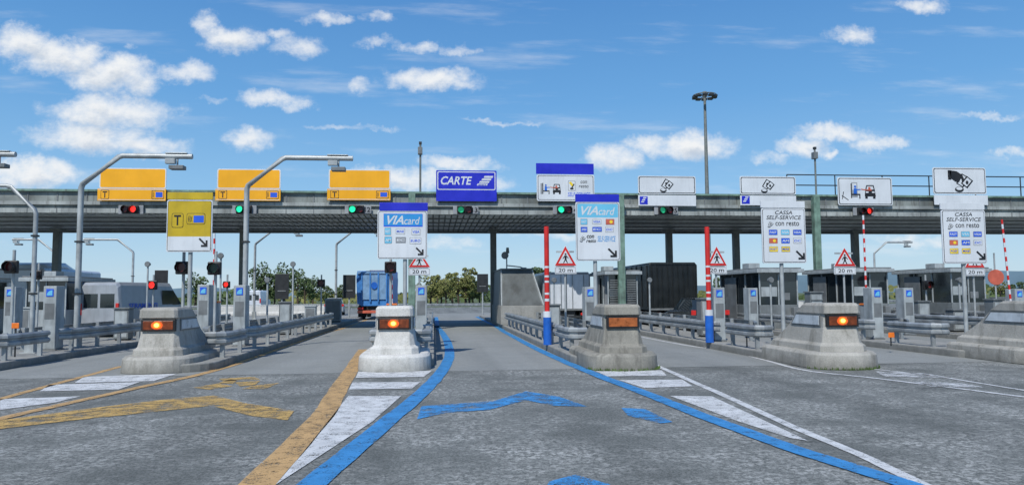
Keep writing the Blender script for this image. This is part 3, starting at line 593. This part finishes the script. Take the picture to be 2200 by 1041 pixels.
# slanted booth
rs=thing('service_hut','dark grey metal hut with steep finely ribbed front','service hut',(4.42,37.2,.19))
MB().box(-1.10,1.10,-.1,5.5,0,.95,conk).obj('base',rs,.02)
q=MB(); A=[(-1.05,0,.951),(1.07,0,.951),(1.07,5.4,.951),(-1.05,5.4,.951),(-.98,1.0,2.78),(.62,1.0,2.78),(.62,5.3,2.78),(-.98,5.3,2.78)]
q.add(A,[(0,1,5,4),(1,2,6,5),(2,3,7,6),(3,0,4,7),(4,5,6,7)],hutm)
q.obj('body',rs)
q=MB(); f=lambda t,sx:(Vector(A[0 if sx<0 else 1]).lerp(Vector(A[4 if sx<0 else 5]),t))
for i in range(40):
    t=(i+.3)/41; t2=t+.012; i_=Vector((.08,0,0))
    a,b,c,d=f(t,-1)+i_,f(t,1)-i_,f(t2,1)-i_,f(t2,-1)+i_; o_=Vector((0,-.012,.006)); q.add([a,b,b+o_,a+o_,d,c],[(0,1,2,3),(3,2,5,4)],hutr)
q.obj('rib',rs); MB().box(-1.02,.68,.92,5.4,2.783,2.85,hutm).obj('roof',rs,.01)
for sx,xa,xb in ((-1,-1.05,-.98),(1,1.07,.62)): MB().tube([(xa,-.02,.96),(xb,.98,2.80)],.035,boothm,6).obj('edge_trim',rs)
al=thing('alarm_post','grey post with siren and lamp on the hut roof','alarm',(3.85,39.4,3.04))
MB().tube([(0,0,0),(0,0,.9)],.035,steel,8).tube([(0,0,.2),(.7,0,.12),(.9,0,.05)],.03,steel,8).obj('post',al); MB().tube([(-.12,-.3,.72),(-.02,0,.72)],[.2,.06],bootht,12).tube([(.05,0,.85),(.05,0,1.15)],[.1,.07],colm,10).obj('siren',al); MB().box(.75,1.05,-.1,.1,0,.09,boothm).obj('lamp',al,.01)
# ---------------- vehicles ----------------
def wheel(r,x,y,R_=.5,W_=.3):
    q=MB().tube([(x-W_/2,y,R_),(x+W_/2,y,R_)],R_,rubber,20); q.tube([(x-W_/2-.01,y,R_),(x+W_/2+.01,y,R_)],R_*.55,galv,14); q.obj('wheel',r)
def lights(r,hw,z,y=-.05,w_=.35,h=.13):
    for sx in (-1,1): MB().box(sx*hw-w_/2,sx*hw+w_/2,y,y+.05,z,z+h,red).obj('tail_light',r,.01)
def truck(x,y,hw,H_,L_,mat,lab,z0=.85):
    r=thing('truck',lab,'truck',(x,y,0))
    q=MB(); q.loft([[(-hw,0,z0),(hw,0,z0),(hw,0,H_-.12),(hw-.1,0,H_),(-hw+.1,0,H_),(-hw,0,H_-.12)],[(-hw,L_,z0),(hw,L_,z0),(hw,L_,H_-.12),(hw-.1,L_,H_),(-hw+.1,L_,H_),(-hw,L_,H_-.12)]],mat); q.obj('cargo_body',r,.02)
    q=MB(); q.box(-hw,hw,-.04,-.003,z0,z0+.1,bootht)
    fm=greys if mat in (whitep,silver) else mat
    for xx in (-hw,hw-.07): q.box(xx,xx+.07,-.04,-.003,z0+.101,H_-.13,fm)
    q.box(-hw+.1,hw-.1,-.04,-.003,H_-.12,H_-.03,fm); q.obj('rear_frame',r)
    MB().box(-.45,.45,.1,L_,.6,z0-.002,dark).box(-hw+.1,hw-.1,0,.12,.45,.58,dark).obj('chassis',r)
    for yy in (1.0,2.3,L_-1.0):
        for sx in (-1,1): wheel(r,sx*(hw-.2),yy)
    lights(r,hw-.35,.6)
    return r
t=truck(12.15,37,1.25,3.28,9,tarp,'box truck covered with wrinkled black tarpaulin')
q=MB()
for i in range(9): q.tube([(-1.1+i*.27,-.05,1.0),(-1.08+i*.27+random.uniform(-.05,.05),-.06,2.0),(-1.1+i*.27,-.05,3.1)],.018,tarp,6)
for i in range(9): q.tube([(-1.26,.4+i,1.0),(-1.27,.4+i,3.15)],.02,dark,6)
q.obj('strap',t)
t=truck(6.9,38.5,1.25,2.85,8,whitep,'white box truck with closed rear doors')
q=MB()
for xx in (-.9,-.3,.3,.9): q.tube([(xx,-.05,.95),(xx,-.05,2.7)],.02,galv,6)
q.box(-.012,.012,-.01,-.002,.96,2.72,dark); q.obj('door_bar',t)
t=thing('tipper_truck','dusty blue tipper truck with rounded tailgate','truck',(-4.15,53,0)); t.scale=(1,1,1.14)
ring=lambda y,k:[(-1.2*k,y,1.0),(-.9*k,y,.85),(.9*k,y,.85),(1.2*k,y,1.0),(1.27*k,y,2.6),(1.2*k,y,3.0),(-1.2*k,y,3.0),(-1.27*k,y,2.6)]
MB().loft([ring(0,.97),ring(.15,1),ring(8,1)],trublue).obj('cargo_body',t,.02)
q=MB().box(-.85,.85,-.08,-.002,1.25,2.75,trlight)
for xx in (-.86,-.28,.28,.86): q.box(xx-.05,xx+.05,-.13,-.082,1.1,2.9,trublue)
q.box(-1.15,1.15,-.12,-.002,2.82,2.95,trlight); q.obj('tailgate',t); MB().prism(circ(.0,2.1,.22),-.15,-.132,bluep).obj('emblem',t)
MB().box(-.45,.45,.2,8,.6,.848,dark).box(-1.15,1.15,-.1,.05,.42,.58,redd).box(-1.2,-.6,.9,.93,.15,.85,rubber).box(.6,1.2,.9,.93,.15,.85,rubber).obj('chassis',t)
MB().box(-1.2,1.2,6.8,8.9,.9,3.15,bluep).box(-.9,.9,6.5,6.79,3.0,3.25,greys).obj('cab',t,.05)
for yy in (1.4,2.7,7.6):
    for sx in (-1,1): wheel(t,sx*1.0,yy)
lights(t,.95,.64,-.12,.4)
def carlike(name,lab,cat,x,y,rotz,secs,cab,body,wy,R_=.32,hw=.86):
    r=thing(name,lab,cat,(x,y,0)); r.rotation_euler[2]=rotz
    rg=lambda y,zb,zt,h:[(-h*.96,y,zb),(h*.96,y,zb),(h,y,zb+(zt-zb)*.45),(h*.97,y,zt-.06),(h*.9,y,zt),(-h*.9,y,zt),(-h*.97,y,zt-.06),(-h,y,zb+(zt-zb)*.45)]
    MB().loft([rg(*s_) for s_ in secs],body).obj('body',r,.02)
    cg=lambda y,zb,zt,h,ht:[(-h,y,zb),(h,y,zb),(ht,y,zt),(-ht,y,zt)]
    MB().loft([cg(*s_) for s_ in cab],glassd).obj('window',r,.02)
    z=max(s_[2] for s_ in cab); ys=[s_[0] for s_ in cab if s_[2]>z-.08]; ht=cab[1][4]
    MB().box(-ht-.01,ht+.01,min(ys)-.05,max(ys)+.05,z-.01,z+.04,body).obj('roof',r,.02)
    for yy in wy:
        for sx in (-1,1): wheel(r,sx*(hw-.1),yy,R_,.2)
    for sx in (-1,1): MB().box(sx*(hw-.13)-.1,sx*(hw-.13)+.1,-.03,.05,.78,.98,red).obj('tail_light',r,.01)
    MB().box(-.26,.26,-.035,.0,.62,.73,white).obj('number_plate',r)
    return r
CS=[(0,.35,.95,.78),(.15,.28,1.0,.86),(1.5,.2,.98,.88),(3,.2,.95,.88),(3.9,.25,.8,.84),(4.1,.35,.68,.7)]; CC=[(.1,.95,.98,.76,.72),(.55,.95,1.46,.78,.60),(1.9,.95,1.46,.78,.60),(2.75,.93,.96,.76,.70)]
carlike('car','black hatchback car waiting behind a truck','car',11.6,30.5,0,CS,CC,carp,(.75,3.3))
carlike('car','grey hatchback car beyond the toll lanes','car',-8.6,66,.1,CS,CC,silver,(.75,3.3))
def van(x,y,lab,txt=None,rot=0,body=whitep):
    r=thing('van',lab,'van',(x,y,0)); r.rotation_euler[2]=rot
    sec=lambda y,zt,h:[(-h,y,.35),(h,y,.35),(h*1.02,y,1.2),(h*.92,y,zt-.15),(h*.82,y,zt),(-h*.82,y,zt),(-h*.92,y,zt-.15),(-h*1.02,y,1.2)]
    MB().loft([sec(0,2.25,.92),(sec(.15,2.35,.96)),sec(3.8,2.35,.96),sec(4.7,1.35,.94),sec(5.4,1.05,.85)],body).obj('body',r,.03)
    MB().box(-.72,-.06,-.012,.02,1.25,1.85,glassd).obj('rear_window',r,.01); MB().box(.06,.72,-.012,.02,1.25,1.85,glassd).obj('rear_window',r,.01)
    for x0,x1 in ((.94,.965),(-.965,-.94)): MB().side([(3.0,1.3),(4.55,1.35),(3.85,2.0),(3.0,2.0)],x0,x1,glassd).obj('side_window',r)
    for sx in (-1,1): MB().box(sx*.86-.07,sx*.86+.07,-.03,.05,.95,1.45,red).obj('tail_light',r,.01)
    for yy in (.95,4.4):
        for sx in (-1,1): wheel(r,sx*.86,yy,.35,.22)
    MB().box(-.9,.9,-.08,.0,.35,.55,dark).obj('bumper',r)
    if txt:
        vs,fs=textmesh(txt,True,0); MB().add([(.99,.6+u*2.0,1.22+v*.22) for u,v in vs],fs,bluet).obj('lettering',r)
    return r
van(-14.2,33.5,'silver delivery van with dark rear windows and blue lettering','SERAMENTI',rad(-14),silver); van(w(568,650,92).x,86,'small white van far beyond the lanes')
t=truck(-22.8,44,1.25,3.35,7,whitep,'white truck with rounded roof beyond the booths')
MB().loft([[(-1.1,y,3.351),(1.1,y,3.351),(.9,y,3.351+h),(-.9,y,3.351+h)] for y,h in ((.3,.15),(1.2,.35),(3,.4),(4,.1))],whitep,True).obj('roof_fairing',t)
# cabinets on islands
for px,b,Y,W_,H_,m in ((684,668,44,.9,1.3,boothm),(160,700,31,.6,1.1,boothm),(1700,690,27,.5,.9,bootht),(2010,690,26,.5,.8,bootht),(1300,680,27,.5,1.1,boothd),(600,690,36,.5,1.0,boothm),(270,690,30,.6,1.0,bootht),(1770,690,27,.4,1.2,boothd),(1930,690,28,.5,1.1,boothd),(560,690,30,.45,1.25,bootht),(2130,690,30,.6,1.2,boothd),(350,690,27.5,.5,1.1,boothd),(1640,690,25,.45,1.3,bootht),(2060,690,24,.45,1.2,boothd),(1860,690,27,.5,1.5,boothd)):
    a=w(px,b,Y); x=min(XI,key=lambda q_:abs(q_-a.x)); r=thing('equipment_cabinet','small grey equipment cabinet on an island','cabinet',(x+.1,Y,.19),'equipment cabinets on the islands')
    MB().box(-W_/2,W_/2,0,.45,.05,H_,m).box(-W_/2+.04,W_/2-.04,.03,.42,0,.049,dark).obj('body',r,.02); MB().box(-W_/2+.05,W_/2-.05,-.012,-.001,.12,H_-.08,bootht if m is boothm else boothm).obj('door',r); MB().box(-W_/2-.03,W_/2+.03,-.04,.48,H_+.001,H_+.05,m).obj('roof',r)
# orange reflectors
for px,py,Y in ((33,699,20.5),(1605,716,20.2),(1915,719,19.8)):
    a=w(px,py,Y); r=thing('reflector','small orange reflector beside the guard rail','reflector',(a.x,Y,.19)); h=max(.3,a.z-.19)
    MB().tube([(0,.03,0),(0,.03,h)],.02,dark,8).obj('stem',r); MB().box(-.09,.09,-.01,.01,h-.07,h+.07,orangep).obj('plate',r,.01)
# ---------------- high mast ----------------
a=w(1519,408,85); hm=thing('light_mast','tall slim grey mast with ring of floodlights','light mast',(a.x,85,0)); H_=w(1511,205,85).z
MB().tube([(0,0,0),(0,0,H_)],[.33,.15],colm,12).obj('pole',hm)
q=MB().tube([(1.35*math.cos(t_*math.pi/12),1.35*math.sin(t_*math.pi/12),H_) for t_ in range(25)],.07,colm,6)
for k in range(4): q.tube([(0,0,H_-.1),(1.35*math.cos(k*math.pi/2),1.35*math.sin(k*math.pi/2),H_)],.05,colm,6)
q.tube([(0,0,H_-.2),(0,0,H_+.45)],.25,colm,10); q.obj('ring',hm)
for k in range(10):
    th=k*math.pi/5; q=MB(); q.box(1.2*math.cos(th)-.28,1.2*math.cos(th)+.28,1.2*math.sin(th)-.25,1.2*math.sin(th)+.25,H_-.32,H_-.08,dark); q.obj('floodlight',hm,.03)
# distant fence
guardrail([(-60,92),(-20,92),(20,92),(70,92)],1,'distant steel guard rail across the end of the plaza')
# ---------------- vegetation ----------------
def leafm(name,a,b_):
    m,nt,b=base(name); oi=nn(nt,'ShaderNodeNewGeometry'); c=mix(nt,mr(nt,noise(nt,pos(nt),.5,3),.35,.65),a,b_)
    c=mix(nt,mth(nt,'MULTIPLY',oi.outputs['Random Per Island'],.5),c,tuple(x*.5 for x in a)); nt.links.new(c,b.inputs['Base Color']); b.inputs['Roughness'].default_value=.8; return m
lg=leafm('dark_green_leaves',(.07,.115,.04),(.12,.17,.06)); ly=leafm('yellow_green_leaves',(.16,.19,.055),(.27,.26,.085)); bark=M('bark',(.08,.06,.045),.9)
def leaves(mb,c,R3,n,mat,s):
    for _ in range(n):
        d=Vector((random.gauss(0,1),random.gauss(0,1),random.gauss(0,1))).normalized()*random.uniform(.45,1)**.5
        p=Vector((c[0]+d.x*R3[0],c[1]+d.y*R3[1],c[2]+d.z*R3[2])); a=Vector((random.uniform(-1,1),random.uniform(-1,1),random.uniform(-1,1))).normalized(); b=a.cross(Vector((random.uniform(-1,1),random.uniform(-1,1),random.uniform(-1,1)))).normalized(); k=s*random.uniform(.6,1.3)
        mb.add([p-a*k,p+b*k*.7,p+a*k,p-b*k*.7],[(0,1,2,3)],mat)
def tree(H_,Wd,mat,nm):
    r=thing('tree',nm,'tree',(0,0,0),'trees beyond the toll plaza'); q=MB().tube([(0,0,0),(.1,0,H_*.3),(0,.1,H_*.6),(.05,0,H_*.85)],[H_*.03,H_*.024,H_*.015,.02],bark,7)
    cr=MB()
    for i in range(16):
        th=random.uniform(0,6.28); z=random.uniform(.22,.92)*H_; rr_=Wd*random.uniform(.3,.95)*math.sqrt(max(.08,1-((z/H_-.5)/.5)**2)); c=(rr_*math.cos(th),rr_*math.sin(th),z)
        q.tube([(0,0,z*.6),(c[0]*.5,c[1]*.5,z*.82),c],[.07,.05,.02],bark,5); k=random.uniform(.25,.45)*Wd
        leaves(cr,c,(k,k,k*.8),75,mat,.22)
    q.obj('trunk',r); cr.obj('crown',r); return r
protos=[tree(6.5,2.3,lg,'leafy dark green tree'),tree(8.5,2.8,lg,'tall dark green tree'),tree(6,2.4,ly,'yellowish green tree in early autumn'),tree(8,1.9,ly,'slender yellowish green tree')]
def put(k,px,Y,sc):
    a=w(px,632,Y); o=clone(protos[k],(a.x,Y,0)); o.scale=(sc*random.uniform(.9,1.25),sc,sc*random.uniform(.8,1.05)); o.rotation_euler[2]=random.uniform(0,6)
for px,k,sc in ((925,2,1.),(940,3,.8),(958,2,.85),(972,3,.95),(985,2,1.1),(1000,3,.85),(1016,2,.9),(1030,0,.75),(560,1,1.),(577,0,.95),(640,1,.85),(655,0,.8),(672,1,.7),(700,0,.7),(735,0,.65),(420,1,.8),(432,0,.7),(1150,1,1.),(1160,0,1.1),(1330,0,.9),(1545,0,.8),(2020,1,.95),(2035,0,1.),(2150,2,.8),(1960,0,.6),(2190,0,.7),(265,0,.8),(1760,0,.8)):
    put(k,px,random.uniform(140,165),sc)
for i,o in enumerate(protos): o.location=(w((590,610,948,1008)[i],632,155).x,155,0)
mb=MB()
for i in range(5200):
    x=random.uniform(-190,290); hgt=1.6+1.2*math.sin(x*.11)+1.0*math.sin(x*.043+2)+random.uniform(0,.8); z=random.uniform(0,max(.8,hgt))
    a=Vector((random.uniform(-1,1),random.uniform(-.3,.3),random.uniform(-1,1))).normalized(); b=Vector((-a.z,0,a.x)); p=Vector((x,random.uniform(176,184),z)); k=random.uniform(.35,.8)
    mb.add([p-a*k,p+b*k*.7,p+a*k,p-b*k*.7],[(0,1,2,3)],lg if math.sin(x*.09)>.1 else ly)
o=mb.obj('hedgerow'); o['kind']='stuff'; o['label']='far hedgerow of mixed green bushes'; o['category']='hedgerow'
hill=M('hazy_hill',(.17,.26,.34),1,var=.12,ns=.01,spec=0)  # distance haze is put into the bluish base colour
vs=[];n=160
for i in range(n+1):
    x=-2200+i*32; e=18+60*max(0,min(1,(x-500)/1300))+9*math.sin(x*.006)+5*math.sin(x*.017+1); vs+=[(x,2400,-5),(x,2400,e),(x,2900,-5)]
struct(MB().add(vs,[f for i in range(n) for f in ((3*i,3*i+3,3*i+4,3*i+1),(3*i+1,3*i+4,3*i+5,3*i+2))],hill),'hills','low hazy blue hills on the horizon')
# ---------------- sky, clouds ----------------
SE,SA=rad(50),rad(205)
CL=[(45,88,58,36,1.2),(130,122,80,36,1.2),(240,162,90,40,1.25),(300,182,45,22,.9),(405,155,50,20,.8),(438,55,26,24,.8),(492,84,58,26,1),(640,97,48,20,.65),(600,75,26,10,.4),(692,38,36,12,.45),(738,42,22,9,.42),(808,40,26,10,.4),(800,92,40,10,.45),(905,105,34,12,.55),(985,108,32,11,.55),(925,172,96,24,1.05),(590,212,66,15,.7),(638,224,32,14,.75),(775,187,24,14,.5),(245,240,115,34,1.1),(195,292,110,32,1.1),(290,312,90,24,1.),(540,300,44,20,.8),(70,374,105,30,1.2),(985,352,72,18,1.),(830,374,72,18,.9),(930,388,150,20,1.),(1320,338,60,30,1.05),(1400,310,64,20,.9),(1485,313,92,30,1.2),(1790,288,92,20,1.),(1725,316,52,20,.85),(1885,308,58,16,.85),(1780,330,20,9,.7),(1830,74,46,19,.65),(1985,12,58,18,.85),(760,275,80,6,.3),(1110,263,90,5,.32),(1660,340,40,10,.35),(2190,330,55,10,.45),(455,213,22,7,.35),(2130,248,100,7,.25),(285,97,13,10,.3),(1980,515,120,14,.4),(1180,500,90,10,.35),(960,520,70,12,.35)]
ng=D.node_groups.new('cloud_field','ShaderNodeTree'); ng.interface.new_socket('P',in_out='INPUT',socket_type='NodeSocketVector'); ng.interface.new_socket('F',in_out='OUTPUT',socket_type='NodeSocketFloat')
gi=ng.nodes.new('NodeGroupInput'); go=ng.nodes.new('NodeGroupOutput')
prev=None
for cx,cy,rx,ry,am in CL:
    r_=ray(cx,cy); sx,sy=FP/rx/1.15,FP/ry/1.15
    v2=nn(ng,'ShaderNodeVectorMath',operation='MULTIPLY_ADD'); ng.links.new(gi.outputs[0],v2.inputs[0]); v2.inputs[1].default_value=(sx,sy,0); v2.inputs[2].default_value=(-sx*r_.x/r_.y,-sy*r_.z/r_.y,0)
    d=nn(ng,'ShaderNodeVectorMath',operation='DOT_PRODUCT'); ng.links.new(v2.outputs[0],d.inputs[0]); ng.links.new(v2.outputs[0],d.inputs[1])
    f=mth(ng,'MULTIPLY_ADD',d.outputs['Value'],-max(am,.5),am)
    prev=f if prev is None else mth(ng,'MAXIMUM',prev,f)
prev=mth(ng,'MAXIMUM',prev,-1.2); ng.links.new(prev,go.inputs[0])
W=D.worlds.new('World'); SC.world=W; W.use_nodes=True; nt=W.node_tree; nt.nodes.clear()
tc=nn(nt,'ShaderNodeTexCoord'); sp=nn(nt,'ShaderNodeSeparateXYZ'); nt.links.new(tc.outputs['Generated'],sp.inputs[0])
yy=mth(nt,'MAXIMUM',sp.outputs[1],.05); cb=nn(nt,'ShaderNodeCombineXYZ'); nt.links.new(mth(nt,'DIVIDE',sp.outputs[0],yy),cb.inputs[0]); nt.links.new(mth(nt,'DIVIDE',sp.outputs[2],yy),cb.inputs[1])
nz=nn(nt,'ShaderNodeTexNoise'); nz.inputs['Scale'].default_value=24; nz.inputs['Detail'].default_value=6; nz.inputs['Roughness'].default_value=.65; nt.links.new(cb.outputs[0],nz.inputs['Vector'])
def fld(off):
    a=nn(nt,'ShaderNodeVectorMath',operation='MULTIPLY_ADD'); nt.links.new(nz.outputs['Color'],a.inputs[0]); a.inputs[1].default_value=(.06,.04,0); nt.links.new(cb.outputs[0],a.inputs[2])
    a2=nn(nt,'ShaderNodeVectorMath',operation='ADD'); nt.links.new(a.outputs[0],a2.inputs[0]); a2.inputs[1].default_value=(-.030+off[0],-.020+off[1],0)
    gn=nn(nt,'ShaderNodeGroup'); gn.node_tree=ng; nt.links.new(a2.outputs[0],gn.inputs[0]); 
    b_=nn(nt,'ShaderNodeVectorMath',operation='MULTIPLY_ADD'); nt.links.new(cb.outputs[0],b_.inputs[0]); b_.inputs[1].default_value=(1,1.4,1); b_.inputs[2].default_value=(off[0]*.6,off[1]*.6,0)
    return mth(nt,'ADD',gn.outputs[0],mth(nt,'MULTIPLY_ADD',noise(nt,b_.outputs[0],26,8,.64),2.6,-1.36))
f0=fld((0,0)); f1=fld((-.006,.015))
dens=mr(nt,f0,-.55,1.35,0,1,True)
# thin high haze streaks
hz=nn(nt,'ShaderNodeVectorMath',operation='MULTIPLY'); nt.links.new(cb.outputs[0],hz.inputs[0]); hz.inputs[1].default_value=(1.6,11,1)
hzf=mr(nt,noise(nt,hz.outputs[0],2.2,6,.6),.52,.74,0,.28,True)
dens=mth(nt,'MAXIMUM',dens,hzf); dens=mth(nt,'MULTIPLY',dens,mr(nt,sp.outputs[1],.1,.2))
shade=mr(nt,f1,.35,1.6,1,0,True)
ccol=mix(nt,shade,(.60,.68,.79),(.95,.97,.99))
sky=nn(nt,'ShaderNodeTexSky',sky_type='NISHITA'); sky.sun_disc=False; sky.sun_elevation=SE; sky.sun_rotation=SA; sky.air_density=1.; sky.dust_density=.4; sky.ozone_density=3.
b1=nn(nt,'ShaderNodeBackground'); b1.inputs[1].default_value=.12
rp=nn(nt,'ShaderNodeValToRGB'); nt.links.new(sp.outputs[2],rp.inputs[0]); el=rp.color_ramp.elements
k=1/.12
for i,(p_,c_) in enumerate(((0,(.50,.68,.83)),(.05,(.42,.64,.84)),(.13,(.25,.52,.83)),(.25,(.13,.385,.76)),(.40,(.07,.265,.64)),(1,(.03,.15,.47)))):
    e=el[i] if i<2 else el.new(p_); e.position=p_; e.color=c_+(1,)
sc=nn(nt,'ShaderNodeVectorMath',operation='SCALE'); nt.links.new(rp.outputs[0],sc.inputs[0]); sc.inputs['Scale'].default_value=k
nt.links.new(mix(nt,.80,sky.outputs[0],sc.outputs[0]),b1.inputs[0])
b2=nn(nt,'ShaderNodeBackground'); b2.inputs[1].default_value=.93; nt.links.new(ccol,b2.inputs[0])
ms=nn(nt,'ShaderNodeMixShader'); nt.links.new(dens,ms.inputs[0]); nt.links.new(b1.outputs[0],ms.inputs[1]); nt.links.new(b2.outputs[0],ms.inputs[2])
ow=nn(nt,'ShaderNodeOutputWorld'); nt.links.new(ms.outputs[0],ow.inputs[0])
su=D.lights.new('sun','SUN'); su.energy=4.2; su.angle=rad(.5); su.color=(1,.96,.9); so=D.objects.new('sun',su); COL.objects.link(so)
sd=Vector((math.sin(SA)*math.cos(SE),math.cos(SA)*math.cos(SE),math.sin(SE))); so.rotation_euler=sd.to_track_quat('Z','Y').to_euler()
SC.view_settings.view_transform='Standard'; SC.view_settings.look='None'; SC.view_settings.exposure=0
